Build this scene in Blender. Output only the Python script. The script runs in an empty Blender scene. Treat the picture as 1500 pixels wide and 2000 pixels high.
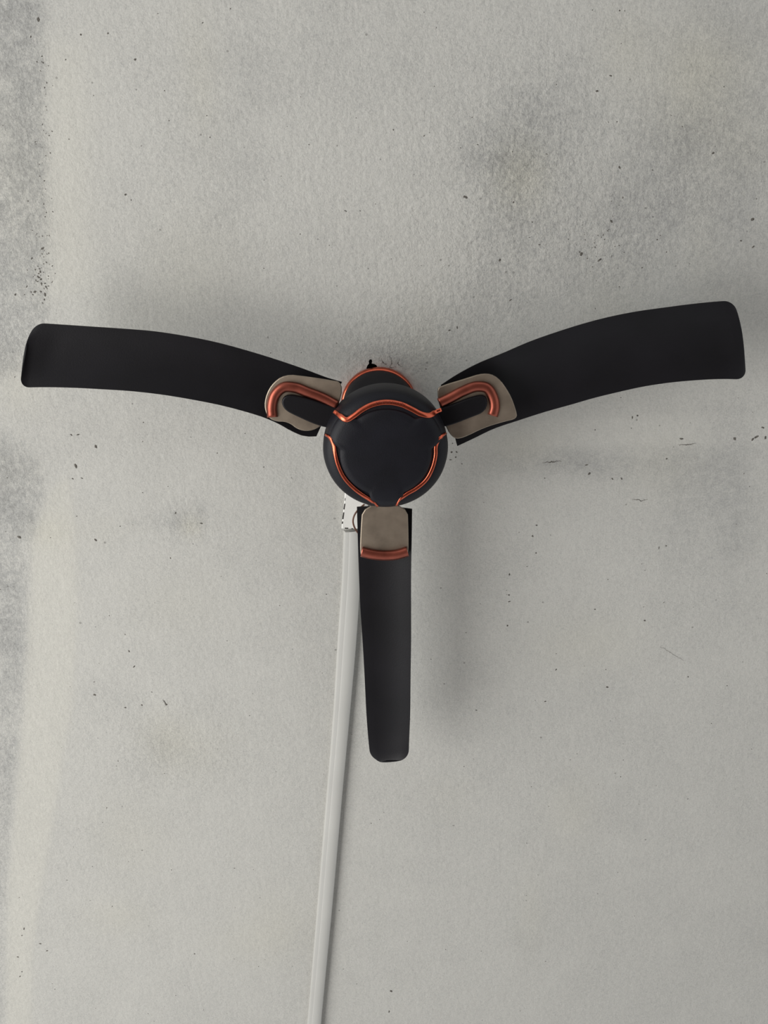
import bpy, bmesh, math, random
import numpy as np
from mathutils import Vector, Matrix
random.seed(4)
rng = np.random.default_rng(4)
C = bpy.context.scene.collection
sc = bpy.context.scene

# ---------------------------------------------------------------- camera
F, PIT, ROLL = 2400.0, math.radians(23.0), math.radians(-2.5)
CEIL = 3.05          # ceiling height
ZB = 2.935           # mean height of the blades
HUBZ = 2.888         # height of the widest line of the motor cover
fwd = Vector((0, math.sin(PIT), math.cos(PIT)))
up0 = Vector((0, -math.cos(PIT), math.sin(PIT)))
rt0 = fwd.cross(up0)
rt = rt0 * math.cos(ROLL) + up0 * math.sin(ROLL)
up = -rt0 * math.sin(ROLL) + up0 * math.cos(ROLL)
CAM = Vector((0, 0, ZB)) - 1.76 * (fwd + up * (150 / F) + rt * (0 / F))
cd = bpy.data.cameras.new('camera'); cam = bpy.data.objects.new('camera', cd); C.objects.link(cam)
cd.sensor_fit = 'VERTICAL'; cd.sensor_height = 32.0; cd.lens = 32.0 * F / 2000.0
cd.clip_start = 0.02
m = Matrix((rt, up, -fwd)).transposed().to_4x4(); m.translation = CAM
cam.matrix_world = m
sc.camera = cam

def at(x, y, z):
    """point of the photograph (1500x2000) on the horizontal plane at height z"""
    d = fwd + rt * ((x - 750) / F) + up * ((1000 - y) / F)
    return CAM + d * ((z - CAM.z) / d.z)

# ---------------------------------------------------------------- world, lights, exposure
w = bpy.data.worlds.new('world'); sc.world = w; w.use_nodes = True
bg = w.node_tree.nodes['Background']; bg.inputs[0].default_value = (0.95, 0.98, 1.0, 1); bg.inputs[1].default_value = 0.84

def area(name, loc, target, sx, sy, power, col):
    l = bpy.data.lights.new(name, 'AREA'); l.shape = 'RECTANGLE'; l.size = sx; l.size_y = sy
    l.energy = power; l.color = col
    o = bpy.data.objects.new(name, l); C.objects.link(o); o.location = loc
    o.rotation_euler = (Vector(target) - Vector(loc)).to_track_quat('-Z', 'Y').to_euler()
    return o
area('window_light_left', (-2.7, 0.1, 0.95), (-0.35, 0.1, 3.0), 3.2, 2.4, 140, (1.0, 0.985, 0.955))
vs = sc.view_settings
vs.view_transform = 'Standard'; vs.look = 'None'; vs.gamma = 1.0; vs.use_curve_mapping = False
vs.exposure = -0.13

# ---------------------------------------------------------------- materials
def mat(name, col, rough=0.6, metal=0.0, noise=0.0, nscale=40.0, bump=0.0, bscale=300.0, coat=0.0, spec=0.5):
    mt = bpy.data.materials.new(name); mt.use_nodes = True
    nt = mt.node_tree; b = nt.nodes['Principled BSDF']
    b.inputs['Base Color'].default_value = (*col, 1); b.inputs['Roughness'].default_value = rough
    b.inputs['Metallic'].default_value = metal; b.inputs['Coat Weight'].default_value = coat
    b.inputs['Specular IOR Level'].default_value = spec
    tc = nt.nodes.new('ShaderNodeTexCoord')
    if noise:
        n = nt.nodes.new('ShaderNodeTexNoise'); n.inputs['Scale'].default_value = nscale; n.inputs['Detail'].default_value = 6
        nt.links.new(tc.outputs['Object'], n.inputs['Vector'])
        r = nt.nodes.new('ShaderNodeValToRGB')
        r.color_ramp.elements[0].position = 0.3; r.color_ramp.elements[1].position = 0.7
        r.color_ramp.elements[0].color = (*[c * (1 - noise) for c in col], 1)
        r.color_ramp.elements[1].color = (*[min(1, c * (1 + noise)) for c in col], 1)
        nt.links.new(n.outputs['Fac'], r.inputs['Fac']); nt.links.new(r.outputs['Color'], b.inputs['Base Color'])
    if bump:
        n2 = nt.nodes.new('ShaderNodeTexNoise'); n2.inputs['Scale'].default_value = bscale; n2.inputs['Detail'].default_value = 4
        nt.links.new(tc.outputs['Object'], n2.inputs['Vector'])
        bp = nt.nodes.new('ShaderNodeBump'); bp.inputs['Strength'].default_value = bump; bp.inputs['Distance'].default_value = 0.0008
        nt.links.new(n2.outputs['Fac'], bp.inputs['Height']); nt.links.new(bp.outputs['Normal'], b.inputs['Normal'])
    return mt

M_blade = mat('matt_black_blade_paint', (0.0055, 0.005, 0.0065), 0.46, noise=0.25, nscale=12, bump=0.15, bscale=500, spec=0.2)
M_hub = mat('matt_black_motor_paint', (0.0055, 0.0055, 0.0085), 0.5, noise=0.25, nscale=25, bump=0.25, bscale=600, spec=0.22)
M_canopy = mat('black_canopy_plastic', (0.007, 0.006, 0.008), 0.5, noise=0.2, nscale=30, spec=0.25)
M_copper = mat('polished_copper_trim', (0.62, 0.135, 0.075), 0.26, 1.0, noise=0.18, nscale=60)
M_bracketc = mat('copper_bracket_frame', (0.31, 0.088, 0.06), 0.42, 1.0, noise=0.25, nscale=40)
M_bracket = mat('champagne_bracket_metal', (0.31, 0.26, 0.205), 0.5, 1.0, noise=0.22, nscale=35)
M_print = mat('dark_print', (0.16, 0.03, 0.02), 0.5, 0.3, noise=0.2)
M_casing = mat('painted_white_casing', (0.43, 0.425, 0.40), 0.55, noise=0.035, nscale=9, bump=0.12, bscale=220)
M_box = mat('white_box_plastic', (0.74, 0.73, 0.69), 0.4, noise=0.04, nscale=20)
M_gap_shade = mat('dark_gap_shade', (0.02, 0.017, 0.014), 0.9, noise=0.2)  # shade of the box gaps, put into the colour
M_wire = mat('brown_cable', (0.10, 0.035, 0.015), 0.45, noise=0.25, nscale=90)
M_hole = mat('dark_broken_cement', (0.022, 0.02, 0.018), 0.95, noise=0.4, nscale=150, bump=0.6, bscale=400)
M_speck = mat('dark_pit_dirt', (0.10, 0.092, 0.08), 0.95, noise=0.35, nscale=300)
M_floor = mat('red_oxide_floor', (0.10, 0.062, 0.05), 0.5, noise=0.2, nscale=5)

# ---------------------------------------------------------------- helpers
def link(name, me, mt, parent=None, kind=None, label=None, smooth=False):
    if mt: me.materials.append(mt)
    o = bpy.data.objects.new(name, me); C.objects.link(o)
    if parent:
        o.parent = parent; o.matrix_parent_inverse = Matrix.Translation(parent.location).inverted()
    if kind: o['kind'] = kind
    if label: o['label'] = label
    if smooth:
        for p in me.polygons: p.use_smooth = True
    return o

def from_bm(name, bm, mt, parent=None, smooth=False, **k):
    bmesh.ops.recalc_face_normals(bm, faces=bm.faces)
    me = bpy.data.meshes.new(name); bm.to_mesh(me); bm.free()
    return link(name, me, mt, parent, smooth=smooth, **k)

def bevel(o, wd=0.001, seg=2, ang=35):
    b = o.modifiers.new('bevel', 'BEVEL'); b.width = wd; b.segments = seg; b.limit_method = 'ANGLE'; b.angle_limit = math.radians(ang)
    return o

def lathe(name, prof, centre, mt, parent=None, n=96, smooth=True, cap=True, **k):
    bm = bmesh.new(); rings = []
    for r, z in prof:
        if r < 1e-6: rings.append([bm.verts.new((centre[0], centre[1], z))])
        else: rings.append([bm.verts.new((centre[0] + r * math.cos(2 * math.pi * i / n), centre[1] + r * math.sin(2 * math.pi * i / n), z)) for i in range(n)])
    for a, b in zip(rings, rings[1:]):
        if len(a) == 1 and len(b) == 1: continue
        for i in range(n):
            j = (i + 1) % n
            if len(a) == 1: bm.faces.new((a[0], b[i], b[j]))
            elif len(b) == 1: bm.faces.new((a[i], a[j], b[0]))
            else: bm.faces.new((a[i], a[j], b[j], b[i]))
    return from_bm(name, bm, mt, parent, smooth=smooth, **k)

def smooth_poly(pts, it=2, closed=True):
    p = [Vector(q) for q in pts]
    for _ in range(it):
        q = []; n = len(p)
        for i in range(n if closed else n - 1):
            a, b = p[i], p[(i + 1) % n]
            q += [a * .75 + b * .25, a * .25 + b * .75]
        if not closed: q = [p[0]] + q + [p[-1]]
        p = q
    return p

def slab(name, pts, z0, z1, mt, parent=None, bev=0.001, **k):
    """plate with the outline pts (world xy), from height z0 up to z1"""
    bm = bmesh.new()
    a = [bm.verts.new((p[0], p[1], z0)) for p in pts]; b = [bm.verts.new((p[0], p[1], z1)) for p in pts]
    bm.faces.new(a); bm.faces.new(b[::-1])
    for i in range(len(pts)):
        j = (i + 1) % len(pts); bm.faces.new((a[i], b[i], b[j], a[j]))
    o = from_bm(name, bm, mt, parent, **k)
    if bev: bevel(o, bev)
    return o

def tube(name, pts, r, mt, parent=None, n=10, **k):
    bm = bmesh.new(); rings = []
    for i, p in enumerate(pts):
        t = (pts[min(i + 1, len(pts) - 1)] - pts[max(i - 1, 0)]).normalized()
        s = t.cross(Vector((0, 0, 1)));
        if s.length < 1e-4: s = Vector((1, 0, 0))
        s.normalize(); u = s.cross(t)
        rings.append([bm.verts.new(p + r * (s * math.cos(2 * math.pi * q / n) + u * math.sin(2 * math.pi * q / n))) for q in range(n)])
    for a, b in zip(rings, rings[1:]):
        for q in range(n): bm.faces.new((a[q], a[(q + 1) % n], b[(q + 1) % n], b[q]))
    bm.faces.new(rings[0]); bm.faces.new(rings[-1][::-1])
    return from_bm(name, bm, mt, parent, smooth=True, **k)

def resample(pts, n):
    p = np.array(pts, float); d = np.r_[0, np.cumsum(np.hypot(*np.diff(p, axis=0).T))]
    s = np.linspace(0, d[-1], n)
    # smooth (Catmull-like) through cubic hermite with finite-difference tangents
    m_ = np.gradient(p, d, axis=0); out = []
    for v in s:
        i = min(np.searchsorted(d, v, side='right') - 1, len(d) - 2); h = d[i + 1] - d[i]; t = (v - d[i]) / h
        out.append((2*t**3-3*t**2+1)*p[i] + (t**3-2*t**2+t)*h*m_[i] + (-2*t**3+3*t**2)*p[i+1] + (t**3-t**2)*h*m_[i+1])
    return np.array(out)

# ---------------------------------------------------------------- structure: ceiling
X0, X1, Y0, Y1 = -2.4, 2.4, -2.4, 3.0
hole_px = [(714, 731), (715, 722), (717, 715), (719, 712), (721, 710), (720, 706), (722, 702), (726, 702), (727, 706), (726, 710),
           (731, 711), (735, 713), (738, 719), (744, 720), (750, 718), (756, 723), (758, 735), (735, 742)]
hole = [at(x, y, CEIL) for x, y in hole_px]
bm = bmesh.new()
# fine grid over the area in view so the colour attribute of the paint stains has enough points
GX0, GX1, GY0, GY1, ST = -1.0, 1.0, -0.95, 1.35, 0.00625
nx, ny = int(round((GX1 - GX0) / ST)) + 1, int(round((GY1 - GY0) / ST)) + 1
hc = sum(hole, Vector()) / len(hole)
hx = [v.x for v in hole]; hy = [v.y for v in hole]
ix0 = math.floor((min(hx) - .002 - GX0) / ST); ix1 = math.ceil((max(hx) + .002 - GX0) / ST)
iy0 = math.floor((min(hy) - .002 - GY0) / ST); iy1 = math.ceil((max(hy) + .002 - GY0) / ST)
V = [[bm.verts.new((GX0 + i * ST, GY0 + j * ST, CEIL)) for i in range(nx)] for j in range(ny)]
for j in range(ny - 1):
    for i in range(nx - 1):
        if ix0 <= i < ix1 and iy0 <= j < iy1: continue
        bm.faces.new((V[j][i], V[j + 1][i], V[j + 1][i + 1], V[j][i + 1]))
for j in range(iy0 + 1, iy1):
    for i in range(ix0 + 1, ix1):
        bm.verts.remove(V[j][i]); V[j][i] = None
ring = [V[iy0][i] for i in range(ix0, ix1)] + [V[j][ix1] for j in range(iy0, iy1)] + [V[iy1][i] for i in range(ix1, ix0, -1)] + [V[j][ix0] for j in range(iy1, iy0, -1)]
es = [bm.edges.get((ring[k], ring[(k + 1) % len(ring)])) for k in range(len(ring))]
hv = [bm.verts.new((p.x, p.y, CEIL)) for p in hole]
es += [bm.edges.new((hv[k], hv[(k + 1) % len(hv)])) for k in range(len(hv))]
bmesh.ops.triangle_fill(bm, use_beauty=True, edges=es)
# outer frame to the walls
o4 = [bm.verts.new((x, y, CEIL)) for x, y in ((X0, Y0), (X1, Y0), (X1, Y1), (X0, Y1))]
sides = [[V[0][i] for i in range(nx)], [V[j][nx - 1] for j in range(ny)], [V[ny - 1][i] for i in range(nx - 1, -1, -1)], [V[j][0] for j in range(ny - 1, -1, -1)]]
for k in range(4):
    bm.faces.new([o4[k]] + sides[k] + [o4[(k + 1) % 4]])
bm.normal_update()
for f in bm.faces:
    if f.normal.z > 0: f.normal_flip()
me = bpy.data.meshes.new('ceiling'); bm.to_mesh(me); bm.free()

# paint wear of the ceiling: soft blobs and bands, in plan metres (pixel, radius px, strength, tint)
co = np.empty(len(me.vertices) * 3); me.vertices.foreach_get('co', co); co = co.reshape(-1, 3)
P = co[:, :2]
dirt = np.zeros(len(P)); rough = np.full(len(P), 0.30); warm = np.zeros(len(P))
def uv(x, y):
    p = at(x, y, CEIL); return np.array([p.x, p.y])
def blob(arr, x, y, rx, ry, s, ang=0):
    c = uv(x, y); d = P - c; a = math.radians(ang); sx = rx / 1230; sy = ry / 1130
    u = (d[:, 0] * math.cos(a) + d[:, 1] * math.sin(a)) / sx; v = (-d[:, 0] * math.sin(a) + d[:, 1] * math.cos(a)) / sy
    arr += s * np.exp(-(u * u + v * v))
def poly_mask(pts, soft):
    q = np.array([uv(*p) for p in pts]); n = len(q); inside = np.zeros(len(P), bool); dist = np.full(len(P), 9.)
    for i in range(n):
        a, b = q[i], q[(i + 1) % n]
        cond = (a[1] > P[:, 1]) != (b[1] > P[:, 1])
        with np.errstate(divide='ignore', invalid='ignore'):
            xi = (b[0] - a[0]) * (P[:, 1] - a[1]) / (b[1] - a[1]) + a[0]
        inside ^= cond & (P[:, 0] < xi)
        ab = b - a; t = np.clip(((P - a) @ ab) / (ab @ ab), 0, 1)
        dist = np.minimum(dist, np.hypot(*(P - a - t[:, None] * ab).T))
    sd = np.where(inside, dist, -dist)
    return 1 / (1 + np.exp(-sd / soft))
# old uncovered plaster along the left, above the fan
msk = poly_mask([(-300, -200), (82, -200), (84, 120), (90, 300), (92, 580), (88, 620), (40, 720), (-300, 900)], .004)
dirt += .42 * msk; rough += .6 * msk
blob(dirt, 35, 80, 60, 90, .35); blob(dirt, 70, 300, 30, 90, .35); blob(dirt, 10, 420, 50, 130, .25); blob(warm, 20, 330, 60, 150, .5)
# grey worn patch at the left below the blade
msk = poly_mask([(-200, 830), (30, 850), (75, 930), (95, 960), (60, 1060), (56, 1190), (50, 1300), (44, 1420), (20, 1600), (8, 2000), (8, 2300), (-200, 2300)], .006)
dirt += .30 * msk; rough += .5 * msk
blob(dirt, 20, 960, 70, 90, .5); blob(dirt, 15, 1240, 50, 110, .42); blob(dirt, 10, 1480, 40, 120, .28); blob(dirt, -10, 1100, 40, 60, .3)
# pale band of fresher paint running down beside it
msk = poly_mask([(95, 960), (133, 930), (142, 980), (152, 1110), (150, 1200), (142, 1380), (120, 1500), (98, 1640), (78, 1750), (62, 1880), (60, 2300), (8, 2300), (15, 1730), (28, 1600), (44, 1400), (56, 1190), (62, 1060)], .0025)
dirt -= .26 * msk; warm += .45 * msk
msk = poly_mask([(90, 80), (165, 90), (180, 560), (92, 580)], .012); dirt -= .26 * msk; warm += .5 * msk
# joint band running right of the fan
msk = poly_mask([(880, 835), (1180, 812), (1460, 806), (1800, 800), (1800, 875), (1280, 868), (1060, 872), (890, 880)], .0022)
dirt -= .20 * msk
blob(dirt, 1150, 905, 260, 28, .28, 2); blob(dirt, 1380, 980, 90, 90, .26); blob(dirt, 1440, 1060, 40, 140, .18)
# trowel overlap right of the hub, and stains
blob(dirt, 1060, 215, 80, 70, .34); blob(dirt, 1000, 300, 70, 60, .40); blob(dirt, 1000, 410, 34, 44, .38); blob(warm, 1015, 340, 48, 55, 1.3)
blob(dirt, 925, 315, 30, 22, .22); blob(dirt, 1190, 470, 130, 70, .34); blob(dirt, 1420, 330, 120, 150, .46); blob(dirt, 1300, 320, 60, 90, .2)
blob(dirt, 1010, 560, 110, 60, .26, -25); blob(dirt, 890, 640, 60, 45, .2); blob(dirt, 770, 695, 52, 26, .4); blob(dirt, 830, 720, 40, 25, .35)
blob(dirt, 590, 100, 130, 90, .16); blob(dirt, 440, 340, 70, 160, .16); blob(dirt, 500, 130, 40, 120, .12);
blob(dirt, 350, 1020, 24, 30, .34); blob(dirt, 395, 1010, 14, 30, .3); blob(warm, 372, 1028, 22, 20, 1.0)
blob(dirt, 280, 1020, 40, 16, .18); blob(dirt, 190, 1360, 60, 34, .2); blob(dirt, 320, 1480, 90, 60, .16); blob(dirt, 1420, 1180, 120, 90, .12)
blob(dirt, 980, 1120, 60, 60, .12); blob(dirt, 1120, 900, 60, 26, .22); blob(dirt, 1340, 600, 120, 40, .12); blob(dirt, 1430, 830, 50, 50, .3)
blob(dirt, 620, 1180, 40, 220, .10); blob(dirt, 1480, 60, 90, 80, .22); blob(dirt, 1250, 60, 120, 50, .12);
blob(dirt, 860, 1700, 60, 200, .07); blob(dirt, 1250, 1650, 200, 160, .06); blob(dirt, 560, 1560, 40, 200, .07)
for _ in range(60):
    x, y = rng.uniform(0, 1500), rng.uniform(0, 2000); s = rng.uniform(-.09, .10) * (1.0 if y < 1000 else .6)
    blob(dirt, x, y, rng.uniform(25, 110), rng.uniform(40, 150), s, rng.uniform(-30, 30))
for _ in range(30): blob(warm, rng.uniform(0, 1500), rng.uniform(0, 2000), rng.uniform(30, 110), rng.uniform(30, 110), rng.uniform(.2, .6))
blob(rough, 1010, 330, 130, 150, .9); blob(rough, 1350, 360, 220, 200, .6); blob(rough, 780, 690, 110, 60, .9); blob(rough, 900, 560, 160, 120, .5)
blob(rough, 750, 250, 600, 360, .35); blob(rough, 360, 1020, 50, 40, .6); blob(rough, 330, 1450, 160, 120, .3); blob(rough, 1180, 470, 90, 60, .5)
ca = me.color_attributes.new('wear', 'FLOAT_COLOR', 'POINT')
buf = np.stack([np.clip(dirt * .30 + .5, 0, 1), np.clip(rough / 1.6, 0, 1), np.clip(warm * .5, 0, 1), np.ones(len(P))], 1)
ca.data.foreach_set('color', buf.ravel().astype(np.float32))

def ceiling_mat():
    mt = bpy.data.materials.new('worn_distemper_plaster'); mt.use_nodes = True; nt = mt.node_tree; N = nt.nodes.new; L = nt.links.new
    b = nt.nodes['Principled BSDF']; b.inputs['Roughness'].default_value = .92; b.inputs['Specular IOR Level'].default_value = .15
    tc = N('ShaderNodeTexCoord'); at_ = N('ShaderNodeAttribute'); at_.attribute_name = 'wear'
    sep = N('ShaderNodeSeparateColor'); L(at_.outputs['Color'], sep.inputs[0])
    def noise(s, d=5, r=.6, vec=None):
        n = N('ShaderNodeTexNoise'); n.inputs['Scale'].default_value = s; n.inputs['Detail'].default_value = d; n.inputs['Roughness'].default_value = r
        L(vec or tc.outputs['Object'], n.inputs['Vector']); return n.outputs['Fac']
    def math_(op, a, b_=None, c=None):
        n = N('ShaderNodeMath'); n.operation = op
        for k, v in enumerate((a, b_, c)):
            if v is None: continue
            if isinstance(v, (int, float)): n.inputs[k].default_value = v
            else: L(v, n.inputs[k])
        return n.outputs[0]
    mp = N('ShaderNodeMapping'); mp.inputs['Scale'].default_value = (1.0, .33, 1); L(tc.outputs['Object'], mp.inputs['Vector'])
    brush = noise(70, 4, .6, mp.outputs['Vector'])
    big = noise(2.6, 6, .62); mid = noise(14, 6, .65); fine = noise(190, 4, .7); grit = noise(420, 2, .6)
    # dirt value: attribute broken up by noise
    wear = math_('SUBTRACT', sep.outputs[0], .5)
    d = math_('MULTIPLY', wear, math_('ADD', -1.3, math_('ADD', math_('MULTIPLY', mid, 1.8), math_('MULTIPLY', noise(75, 5, .75), 2.8))))
    d = math_('ADD', d, math_('MULTIPLY', math_('SUBTRACT', big, .5), .16))
    d = math_('ADD', d, math_('MULTIPLY', math_('SUBTRACT', mid, .5), .14))
    d = math_('ADD', d, math_('MULTIPLY', math_('SUBTRACT', fine, .5), math_('ADD', .20, math_('MULTIPLY', sep.outputs[1], .55))))
    d = math_('ADD', d, math_('MULTIPLY', math_('SUBTRACT', grit, .5), .40))
    ramp = N('ShaderNodeValToRGB'); cr = ramp.color_ramp
    cr.elements[0].position = 0.0; cr.elements[0].color = (.60, .59, .545, 1)
    cr.elements[1].position = 1.0; cr.elements[1].color = (.17, .168, .160, 1)
    e = cr.elements.new(.40); e.color = (.462, .455, .425, 1)
    e = cr.elements.new(.62); e.color = (.335, .333, .318, 1)
    L(math_('ADD', d, .40), ramp.inputs['Fac'])
    mix = N('ShaderNodeMix'); mix.data_type = 'RGBA'; mix.blend_type = 'MULTIPLY'
    L(math_('MULTIPLY', sep.outputs[2], .8), mix.inputs[0]); L(ramp.outputs['Color'], mix.inputs[6]); mix.inputs[7].default_value = (1.0, .975, .865, 1)
    # sparse small dark pores
    vo = N('ShaderNodeTexVoronoi'); vo.inputs['Scale'].default_value = 85; L(tc.outputs['Object'], vo.inputs['Vector'])
    sel = N('ShaderNodeSeparateColor'); L(vo.outputs['Color'], sel.inputs[0])
    pore = math_('MULTIPLY', math_('LESS_THAN', vo.outputs['Distance'], math_('MULTIPLY', sel.outputs[1], .16)), math_('GREATER_THAN', math_('ADD', sel.outputs[0], math_('MULTIPLY', sep.outputs[1], .10)), .955))
    mix2 = N('ShaderNodeMix'); mix2.data_type = 'RGBA'; L(math_('MULTIPLY', pore, .5), mix2.inputs[0]); L(mix.outputs[2], mix2.inputs[6]); mix2.inputs[7].default_value = (.12, .115, .105, 1)
    L(mix2.outputs[2], b.inputs['Base Color'])
    # relief
    h = math_('MULTIPLY', noise(120, 5, .65), math_('ADD', .25, math_('MULTIPLY', sep.outputs[1], 1.6)))
    h = math_('ADD', h, math_('MULTIPLY', brush, math_('ADD', .15, math_('MULTIPLY', sep.outputs[1], .8))))
    h = math_('ADD', h, math_('MULTIPLY', noise(9, 4, .5), 1.2))
    h = math_('SUBTRACT', h, math_('MULTIPLY', pore, .8))
    h = math_('ADD', h, math_('MULTIPLY', sep.outputs[0], -2.0))
    bp = N('ShaderNodeBump'); bp.inputs['Strength'].default_value = .8; bp.inputs['Distance'].default_value = .0026
    L(h, bp.inputs['Height']); L(bp.outputs['Normal'], b.inputs['Normal'])
    return mt
ceiling = link('ceiling', me, ceiling_mat(), kind='structure')

# the broken hole beside the canopy: walls and back of it
bm = bmesh.new()
dep = .035
r0 = [bm.verts.new((p.x, p.y, CEIL)) for p in hole]
r1 = [bm.verts.new((hc.x + (p.x - hc.x) * random.uniform(.95, 1.1), hc.y + (p.y - hc.y) * random.uniform(.95, 1.1), CEIL + dep * .5)) for p in hole]
r2 = [bm.verts.new((hc.x + (p.x - hc.x) * .8, hc.y + (p.y - hc.y) * .8, CEIL + dep)) for p in hole]
for a, b in ((r0, r1), (r1, r2)):
    for k in range(len(a)): bm.faces.new((a[k], a[(k + 1) % len(a)], b[(k + 1) % len(a)], b[k]))
bm.faces.new(r2)
from_bm('mounting_hole', bm, M_hole, ceiling)

# pits and specks in the plaster, real crumbs at the places the photograph shows
specks = [(245, 380, 3), (675, 412, 2.6), (1210, 327, 3.5), (1135, 496, 5), (1171, 508, 4), (1194, 432, 4), (75, 38, 5), (60, 72, 2.5), (158, 68, 2.6), (211, 65, 2.6),
          (264, 116, 3), (148, 910, 5), (187, 872, 4.5), (187, 1055, 4), (152, 849, 3), (139, 849, 3), (142, 935, 2.6), (160, 934, 2.6), (38, 1049, 5), (343, 1002, 3),
          (393, 1022, 3.5), (333, 1090, 2.2), (82, 110, 2), (83, 485, 4), (62, 505, 3), (68, 570, 3.5), (88, 575, 4), (80, 545, 3), (74, 540, 3), (52, 560, 2.5), (30, 575, 3), (90, 560, 3),
          (909, 385, 4.5), (976, 508, 3.5), (1003, 395, 2.5), (1193, 148, 2.8), (1166, 178, 3), (1470, 428, 4.5), (1393, 299, 3.2), (1471, 482, 3), (1447, 470, 2.6),
          (878, 645, 3), (893, 640, 3), (997, 586, 2.6), (1331, 857, 4), (1435, 857, 5), (1478, 853, 5), (1495, 855, 4), (1490, 835, 4), (1470, 858, 4), (1235, 815, 3), (1245, 812, 3),
          (1151, 925, 4), (1146, 908, 3), (1196, 935, 3), (1214, 935, 3), (1048, 1026, 3), (1040, 1047, 3), (1047, 1080, 2.5), (995, 1122, 3), (994, 1162, 3), (995, 1175, 3), (1302, 896, 2.4),
          (1287, 1070, 3), (1301, 1066, 2.6), (991, 1222, 3), (1162, 1190, 2.5), (1259, 1212, 3), (1186, 1342, 4), (1086, 1308, 3), (1065, 1370, 3), (930, 1387, 2.6), (1344, 1322, 2.5),
          (325, 1376, 4), (252, 1272, 3), (262, 1302, 3), (185, 1357, 4), (277, 1377, 3), (245, 1382, 3), (47, 1814, 3.5), (43, 1827, 2.5), (79, 1843, 3.5), (92, 1857, 3.5), (35, 1869, 3.2), (39, 1907, 3), (380, 1863, 2.5),
          (43, 1898, 2.5), (764, 1936, 5), (760, 1976, 3.5), (635, 1606, 2), (629, 1669, 2.2), (882, 883, 3), (892, 883, 3), (890, 893, 2.4), (880, 898, 2.4), (725, 1608, 2), (280, 825, 2)]
for _ in range(40):
    specks.append((92 + rng.normal() * 12 - 10, 545 + rng.normal() * 22, rng.uniform(1.3, 2.4)))
for _ in range(190):
    x, y = rng.uniform(0, 1500), rng.uniform(0, 2000)
    specks.append((x, y, rng.uniform(1.0, 2.0)))
for _ in range(50): specks.append((85 + rng.normal() * 10, rng.uniform(120, 540), rng.uniform(1.0, 2.0)))
for _ in range(40): specks.append((1190 + rng.normal() * 60, 470 + rng.normal() * 45, rng.uniform(1.0, 2.2)))
bm = bmesh.new()
for x, y, r in specks:
    c = at(x, y, CEIL); r = r / 1230 * .95; a0 = random.uniform(0, 6.28); el = random.uniform(.6, 1.5); n = 8
    rim = []
    for k in range(n):
        t = 2 * math.pi * k / n; q = r * random.uniform(.7, 1.15)
        dx, dy = q * el * math.cos(t), q / el * math.sin(t)
        rim.append(bm.verts.new((c.x + dx * math.cos(a0) - dy * math.sin(a0), c.y + dx * math.sin(a0) + dy * math.cos(a0), CEIL + .0002)))
    top = bm.verts.new((c.x, c.y, CEIL - .0006))
    for k in range(n): bm.faces.new((rim[k], rim[(k + 1) % n], top))
sp = from_bm('speck', bm, M_speck, ceiling, kind='stuff')

# hairline cracks and smear lines in the plaster
bm = bmesh.new()
def crack(pts, r):
    q = resample(pts, 24)
    prev = None
    for i, (x, y) in enumerate(q):
        c = at(x + rng.normal() * .8, y + rng.normal() * .8, CEIL); t = q[min(i + 1, 23)] - q[max(i - 1, 0)]; t = t / np.hypot(*t)
        wdt = r / 1230 * (1 - abs(i - 11.5) / 13) * rng.uniform(.4, 1.2)
        a = bm.verts.new((c.x - t[1] * wdt, c.y - t[0] * wdt, CEIL - .0001)); b = bm.verts.new((c.x + t[1] * wdt, c.y + t[0] * wdt, CEIL - .0001)); m_ = bm.verts.new((c.x, c.y, CEIL - .0004))
        if prev: bm.faces.new((prev[0], a, m_, prev[2])); bm.faces.new((prev[2], m_, b, prev[1]))
        prev = (a, b, m_)
crack([(1235, 975), (1250, 977), (1265, 976)], 1.2); crack([(1060, 903), (1080, 902), (1095, 900)], 1.3)
crack([(1290, 1262), (1310, 1275), (1335, 1290)], .9); crack([(1325, 869), (1345, 868), (1360, 866)], 1.2)
crack([(762, 695), (764, 712), (761, 716), (775, 717)], 1.0); crack([(745, 700), (748, 708), (756, 712)], .8); crack([(780, 700), (778, 712), (786, 716)], .7)
crack([(318, 1366), (322, 1372), (326, 1378)], 1.3)
from_bm('crack', bm, M_speck, ceiling, kind='stuff')

# ---------------------------------------------------------------- structure: rest of the room (outside the frame)
def box(name, x0, x1, y0, y1, z0, z1, mt, **k):
    bm = bmesh.new(); bmesh.ops.create_cube(bm, size=1)
    for v in bm.verts:
        v.co = Vector(((x0 + x1) / 2 + v.co.x * (x1 - x0), (y0 + y1) / 2 + v.co.y * (y1 - y0), (z0 + z1) / 2 + v.co.z * (z1 - z0)))
    return from_bm(name, bm, mt, **k)
box('floor', X0, X1, Y0, Y1, -.1, 0, M_floor, kind='structure')

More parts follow.
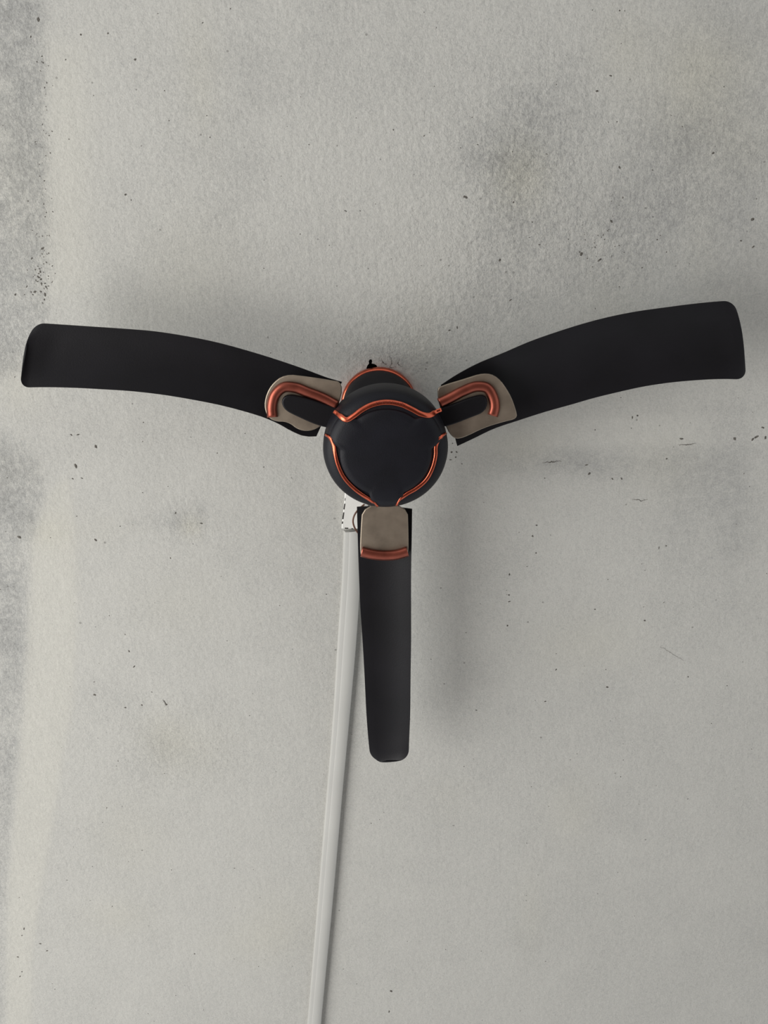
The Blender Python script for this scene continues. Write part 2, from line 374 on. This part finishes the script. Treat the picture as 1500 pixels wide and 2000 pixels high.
# ---------------------------------------------------------------- cable casing on the ceiling
cz = CEIL - .011
Lp = [(671, 1036), (668, 1120), (660, 1240), (650, 1400), (637, 1560), (622, 1740), (600, 2000), (583, 2200)]
Rp = [(708, 1036), (704, 1130), (697, 1240), (683, 1400), (668, 1560), (652, 1740), (627, 2000), (609, 2200)]
Lw = resample([tuple(at(x, y, CEIL).xy) for x, y in Lp], 40); Rw = resample([tuple(at(x, y, cz).xy) for x, y in Rp], 40)
def strip(name, A, B, z0, z1, mt, parent=None, edge=.0015, slope=.0015, **k):
    bm = bmesh.new(); rows = []
    for a, b in zip(A, B):
        d = (b - a) / np.hypot(*(b - a)) * edge; ds = d * slope / edge; mm = (a + b) / 2
        rows.append([bm.verts.new((*q, z)) for q, z in ((a, z1), (a + ds * .35, z0 + edge), (a + ds, z0), (mm, z0 - .0004), (b - d, z0), (b, z0 + edge), (b, z1))])
    for p, q in zip(rows, rows[1:]):
        for i in range(6): bm.faces.new((p[i], p[i + 1], q[i + 1], q[i]))
        bm.faces.new((p[6], p[0], q[0], q[6]))
    bm.faces.new(rows[0]); bm.faces.new(rows[-1][::-1])
    o = from_bm(name, bm, mt, parent, smooth=True, **k)
    o.data.set_sharp_from_angle(angle=math.radians(50))
    return o
cas = bpy.data.objects.new('cable_casing', None); C.objects.link(cas); cas.location = (Lw[0][0], Lw[0][1], CEIL)
cas['label'] = 'long painted white cable casing strip running down the ceiling below the fan'; cas['category'] = 'cable casing'
strip('casing_body', Lw, Rw, cz + .0012, CEIL + .0005, M_casing, cas, slope=.009)
# snap-on lid, a hair narrower, showing as the faint line along the left edge
strip('casing_lid', Lw + (Rw - Lw) * .30, Rw, cz + .0006, cz + .0045, M_casing, cas, .0006, .0015)

# small junction box at its upper end
bx = bpy.data.objects.new('junction_box', None); C.objects.link(bx)
pb = at(690, 1003, CEIL); bx.location = (pb.x, pb.y, CEIL)
bx['label'] = 'small bright white junction box on the ceiling just below the fan hub'; bx['category'] = 'junction box'
bz = CEIL - .014
ob = [at(x, y, bz).xy for x, y in ((676, 940), (667, 1033), (716, 1033), (722, 940))]
slab('box_cover', ob, bz, CEIL - .0025, M_box, bx, .0012)
ob2 = [at(x, y, CEIL - .001).xy for x, y in ((677, 944), (670, 1029), (712, 1029), (718, 944))]
slab('box_base', ob2, CEIL - .0027, CEIL, M_gap_shade, bx, 0)  # coloured dark to stand in for the shade behind the cover
# dark bars painting in the gap shade along the box's left and lower edges
for (xa, ya), (xb, yb), r in (((674.0, 973), (673.6, 978), .6), ((673.2, 984), (671.8, 995), 1.1), ((671.2, 1001), (669.6, 1014), 1.1), ((669.0, 1019), (668.6, 1023), 1.0), ((673.5, 1031.8), (680, 1031.8), 1.2), ((686.5, 1032.6), (689.5, 1032.6), 1.0)):
    a, b = at(xa, ya, bz - .0002), at(xb, yb, bz - .0002); t = (b - a).normalized(); s = Vector((-t.y, t.x, 0)) * (r / 1250)
    slab('gap_shade_bar', [(a - s - t * .0004).xy, (a - s * .6 + t * .0002 + s * 1.4).xy, (b + s).xy, (b - s * .8).xy], bz - .0003, bz + .003, M_gap_shade, bx, 0)
wp = [at(x, y, z) for x, y, z in ((712, 985, CEIL - .02), (703, 992, CEIL - .022), (694, 1002, CEIL - .024), (689.5, 1013, CEIL - .025), (689.5, 1022, CEIL - .025), (693, 1032, CEIL - .023), (700, 1042, CEIL - .018), (706, 1048, CEIL - .0135))]
pts = smooth_poly(wp, 2, closed=False)
tube('cable_loop', pts, .00135, M_wire, bx)

# ---------------------------------------------------------------- ceiling fan
fan = bpy.data.objects.new('ceiling_fan', None); C.objects.link(fan)
H = at(753, 875, HUBZ); K = at(740, 789, CEIL - .008)
fan.location = (K.x, K.y, CEIL)
fan['label'] = 'black three bladed ceiling fan with copper trim on its round hub and brackets'; fan['category'] = 'ceiling fan'
kc = (K.x, K.y); hcn = (H.x, H.y)
px = lambda n, z: n * (z - CAM.z) / 1.0 / F  # rough size of n pixels at height z
RC = 70 * 1.0 / 1240
# canopy: black bell with a copper ring at the ceiling
can = lathe('canopy', [(RC * .93, CEIL - .0005), (RC * .96, CEIL - .010), (RC * .955, CEIL - .022), (RC * .92, CEIL - .034), (RC * .80, CEIL - .050), (RC * .62, CEIL - .066), (RC * .40, CEIL - .076), (.018, CEIL - .080), (.0, CEIL - .081)], kc, M_canopy, fan)
rp = []
for k in range(13):
    t = math.pi * k / 12
    rp.append((RC * .955 + .0032 * math.sin(t), CEIL - .007 + .007 * math.cos(t)))
lathe('canopy_ring', rp, kc, M_copper, can, label='copper ring around the canopy rim')
# down rod between canopy and motor
tube('down_rod', [Vector((K.x, K.y, CEIL - .07)), Vector((H.x, H.y, HUBZ + .055))], .0125, M_canopy, fan, n=20)

# motor
RH = 124.0 / F * ((H - CAM).dot(fwd)) * .985
mo = lathe('motor_housing', [(.0, HUBZ + .064), (.03, HUBZ + .064), (.045, HUBZ + .060), (RH * .80, HUBZ + .052), (RH * .93, HUBZ + .042), (RH * .985, HUBZ + .028), (RH, HUBZ + .010), (RH, HUBZ), (RH * .985, HUBZ - .008), (RH * .95, HUBZ - .0135), (RH * .89, HUBZ - .018), (RH * .80, HUBZ - .0205), (0, HUBZ - .0215)], hcn, M_hub, fan, n=128)
def zsurf(r):
    R = [0, .80, .89, .95, .985, 1.0]; Z = [-.0215, -.0205, -.018, -.0135, -.008, 0.0]
    return HUBZ + float(np.interp(r / RH, R, Z))
def on_hub(x, y, off=0.0):
    z = HUBZ - .02
    for _ in range(8):
        p = at(x, y, z); z = zsurf(math.hypot(p.x - H.x, p.y - H.y)) - off
    return at(x, y, z)
# smooth round centre plate with three lobes that reach the rim
def lobed(n=180):
    angs = [math.atan2(*( (on_hub(x, y) - H).yx)) for x, y in ((655, 833), (852, 833), (755, 990))]
    out = []
    for i in range(n):
        t = 2 * math.pi * i / n
        d = min(abs((t - a + math.pi) % (2 * math.pi) - math.pi) for a in angs)
        s = max(0.0, min(1.0, (math.radians(24) - d) / math.radians(12))); s = s * s * (3 - 2 * s)
        out.append((t, RH * (.735 + .20 * s)))
    return out
bm = bmesh.new(); lo = lobed(); rings = []
for f, off in ((0, .0042), (.3, .0042), (.6, .0041), (.85, .0038), (.97, .0028), (1.0, .0008), (1.0, -.001)):
    if f == 0: rings.append([bm.verts.new((H.x, H.y, zsurf(0) - off))]); continue
    rings.append([bm.verts.new((H.x + r * f * math.cos(t), H.y + r * f * math.sin(t), zsurf(r * f) - off)) for t, r in lo])
for a, b in zip(rings, rings[1:]):
    for i in range(len(b)):
        j = (i + 1) % len(b)
        bm.faces.new((a[0], b[i], b[j]) if len(a) == 1 else (a[i], a[j], b[j], b[i]))
from_bm('centre_plate', bm, M_hub, mo, smooth=True)
# copper arcs between the lobes, flaring out to the rim at both ends
arcs = [
    [(652, 803), (664, 812), (676, 820), (690, 813), (706, 801), (728, 790), (755, 785.5), (784, 790), (806, 800), (824, 809), (840, 811), (852, 804), (862, 800)],
    [(634, 848), (644, 855), (651, 868), (654, 885), (660, 908), (672, 933), (690, 953), (708, 967), (722, 976), (733, 984), (738, 990)],
    [(872, 845), (859, 856), (852, 870), (851, 889), (845, 914), (832, 938), (812, 955), (793, 966), (780, 977), (774, 988)]]
def arc_strip(name, pts, wpx, mt, parent, o1=.0046, flat=False):
    q = resample(pts, 60); bm = bmesh.new(); prev = None
    for i, (x, y) in enumerate(q):
        t = q[min(i + 1, 59)] - q[max(i - 1, 0)]; t = t / np.hypot(*t); n = np.array([-t[1], t[0]])
        wv = wpx * (1 if 3 < i < 56 else .75)
        row = []
        if flat:
            e = min(1, max(0, 1 - min(i, 59 - i) / 9)); o_ = o1 + .0025 * e
            prof = ((-1, -.001), (-.97, o1 * .9), (-.5, o1 + .0008 * e), (0, o_), (.5, o1 + .0008 * e), (.97, o1 * .9), (1, -.001))
        else: prof = ((-1, -.001), (-1, o1 * .7), (-.75, o1), (0, o1 + .0002), (.75, o1), (1, o1 * .7), (1, -.001))
        for u, off in prof:
            p = on_hub(x + n[0] * wv * u / 2, y + n[1] * wv * u / 2, off); row.append(bm.verts.new(p))
        if prev:
            for k in range(6): bm.faces.new((prev[k], prev[k + 1], row[k + 1], row[k]))
        else: bm.faces.new(row)
        prev = row
    bm.faces.new(prev[::-1])
    return from_bm(name, bm, mt, parent, smooth=True)
for i, a in enumerate(arcs):
    o = arc_strip('trim_arc', a, (10.5, 6.8, 6.8)[i], M_copper, mo, (.0046, .0024, .0024)[i], i > 0)
    o['label'] = ('copper arc at the top of the hub face', 'copper arc at the lower left of the hub face', 'copper arc at the lower right of the hub face')[i]
# tiny worn print on the upper arc (not legible in the photograph)
bm = bmesh.new()
for k in range(22):
    x = 735 + k * 2.7 + random.uniform(-.4, .4)
    if 762 < x < 767: continue
    yc = 785.5 + ((x - 757) / 30) ** 2 * 4.0
    h0, h1 = random.uniform(-3.4, -1), random.uniform(.6, 3.2)
    q = [on_hub(x + a, yc + b, .0060) for a, b in ((-.45, h0), (.45, h0), (.45, h1), (-.45, h1))]
    q2 = [v + Vector((0, 0, .0005)) for v in q]
    A = [bm.verts.new(v) for v in q]; B = [bm.verts.new(v) for v in q2]
    bm.faces.new(A); bm.faces.new(B[::-1])
    for e in range(4): bm.faces.new((A[e], B[e], B[(e + 1) % 4], A[(e + 1) % 4]))
from_bm('print', bm, M_print, mo, kind='stuff')

# blades: leading and trailing edge lines, each at its own height (the blade is pitched)
def blade(A, B, za, zb, label, n=52, m_=11, rad=22):
    """A and B: the two long edges in photograph pixels from root to tip, at heights za and zb"""
    a = resample(A, 200); b = resample(B, 200); rows = []
    s = np.r_[np.linspace(0, .955, n - 12), 1 - .045 * (1 - np.sin(np.linspace(.12, 1, 12) * math.pi / 2))] * 199
    a = np.stack([np.interp(s, np.arange(200), a[:, k]) for k in (0, 1)], 1); b = np.stack([np.interp(s, np.arange(200), b[:, k]) for k in (0, 1)], 1)
    ln = np.hypot(*(A[0] - np.array(A[-1])))
    for i in range(n):                                   # rounded tip corners
        d = (1 - s[i] / 199) * ln; R_ = rad
        if d < R_:
            ins = R_ - math.sqrt(max(0, R_ * R_ - (R_ - d) ** 2)); t = b[i] - a[i]; t = t / np.hypot(*t)
            a[i] = a[i] + t * ins; b[i] = b[i] - t * ins
    bm = bmesh.new(); th = .0016
    for i in range(n):
        pa = at(a[i][0], a[i][1], za); pb_ = at(b[i][0], b[i][1], zb); top = []; bot = []
        for k in range(m_):
            u = k / (m_ - 1); p = pa.lerp(pb_, u)
            cam_ = .005 * (1 - (2 * u - 1) ** 2) * min(1, (ln * (1 - s[i] / 199) + 8) / 60)            # camber of the pressed sheet
            p = p + (at(b[i][0], b[i][1], zb) - at(b[i - 1][0], b[i - 1][1], zb)).normalized() * (.010 * (1 - (2 * u - 1) ** 2) * max(0, i - n * .5) / (n * .5)) if i else p
            e = th * (1 if 0 < k < m_ - 1 else .5)
            top.append(bm.verts.new(p + Vector((0, 0, cam_ + e)))); bot.append(bm.verts.new(p + Vector((0, 0, cam_ - e))))
        rows.append(bot + top[::-1])
    L_ = len(rows[0])
    for p, q in zip(rows, rows[1:]):
        for k in range(L_): bm.faces.new((p[k], p[(k + 1) % L_], q[(k + 1) % L_], q[k]))
    bm.faces.new(rows[0]); bm.faces.new(rows[-1][::-1])
    o = from_bm('blade', bm, M_blade, fan, smooth=True, label=label)
    o.data.set_sharp_from_angle(angle=math.radians(40))
    return o
LT = [(668, 746), (640, 738), (600, 723), (560, 709), (520, 696), (480, 684), (420, 668), (360, 656), (300, 647), (240, 642), (180, 638), (120, 634), (78, 632), (63, 633)]
LB = [(618, 852), (596, 852), (570, 842), (545, 828), (515, 815), (480, 804), (430, 791), (380, 781), (320, 771), (260, 764), (200, 760), (140, 757), (80, 756), (37, 757)]
RT = [(861, 752), (890, 733), (935, 709), (979, 691), (1035, 667), (1092, 647), (1140, 632), (1190, 619), (1240, 609), (1296, 601), (1350, 594), (1400, 589), (1436, 587)]
RB = [(893, 871), (925, 856), (960, 839), (1015, 820), (1065, 804), (1115, 790), (1160, 777), (1205, 766), (1255, 755), (1300, 748), (1350, 743), (1410, 740), (1459, 741)]
BL = [(697, 990), (699, 1060), (701, 1120), (704, 1190), (708, 1250), (712, 1320), (716, 1400), (720, 1450), (724, 1486)]
BR = [(805, 994), (804, 1060), (803, 1120), (803, 1190), (803, 1250), (802, 1320), (801, 1400), (799, 1450), (798, 1486)]
# pitch: every blade has its leading edge (clockwise seen from below) low
blades = [blade(LT, LB, ZB + .012, ZB - .012, 'left blade, curved, matt black with a greyish sheen'),
          blade(RT, RB, ZB - .012, ZB + .012, 'right blade, curved, deep matt black'),
          blade(BL, BR, ZB + .008, ZB - .008, 'lower blade, straight and tapering towards its tip')]

# blade brackets: champagne plate, copper frame and black tongue, screws
def bracket(plate, frame, tongue, z, label, arm_mat=M_blade, fw=21):
    pl = slab('bracket', [at(x, y, z).xy for x, y in [tuple(v) for v in smooth_poly(plate, 2)]], z, z + .003, M_bracket, fan, .0012, label=label)
    # frame: swept rounded bar along its line
    q = resample(frame, 40); bm = bmesh.new(); prev = None
    for i, (x, y) in enumerate(q):
        t = q[min(i + 1, 39)] - q[max(i - 1, 0)]; t = t / np.hypot(*t); nn = np.array([-t[1], t[0]]); wv = fw
        row = []
        for k in range(9):
            u = -1 + k / 4; row.append(bm.verts.new(at(x + nn[0] * wv * u / 2, y + nn[1] * wv * u / 2, z - .0005 - .0058 * math.sqrt(max(0, 1 - u * u)))))
        if prev:
            for k in range(8): bm.faces.new((prev[k], prev[k + 1], row[k + 1], row[k]))
            bm.faces.new((prev[8], prev[0], row[0], row[8]))
        else: bm.faces.new(row)
        prev = row
    bm.faces.new(prev[::-1])
    from_bm('bracket_frame', bm, M_bracketc, pl, smooth=True)
    if tongue: slab('bracket_arm', [at(x, y, z - .006).xy for x, y in [tuple(v) for v in smooth_poly(tongue, 2)]], z - .0062, z, arm_mat, pl, .002)
bracket([(672, 748), (640, 742), (600, 736), (556, 731), (528, 752), (515, 785), (520, 812), (536, 824), (562, 824), (585, 842), (612, 842), (636, 826), (660, 800)],
        [(658, 793), (635, 780), (600, 766), (575, 757), (553, 757), (538, 770), (531, 792), (532, 815)],
        [(668, 800), (640, 792), (600, 778), (560, 770), (548, 784), (556, 802), (580, 814), (620, 832), (650, 838)],
        ZB - .0255, 'left bracket of copper and champagne metal')
bracket([(850, 760), (868, 752), (905, 741), (945, 728), (972, 735), (996, 768), (1008, 800), (1011, 818), (985, 824), (945, 836), (905, 856), (886, 858), (870, 835)],
        [(858, 788), (880, 777), (905, 764), (932, 755), (951, 758), (963, 776), (966, 797), (962, 812)],
        [(852, 800), (880, 792), (920, 776), (946, 771), (954, 786), (946, 806), (920, 816), (885, 830), (862, 836)],
        ZB - .0255, 'right bracket of copper and champagne metal')
bracket([(708, 985), (704, 1040), (703, 1080), (707, 1090), (752, 1097), (794, 1090), (798, 1078), (798, 1040), (796, 985)],
        [(706, 1078), (728, 1083), (752, 1085), (776, 1083), (796, 1077)],
        None,
        ZB - .0200, 'lower bracket of champagne metal with a copper end', M_bracket, 20)
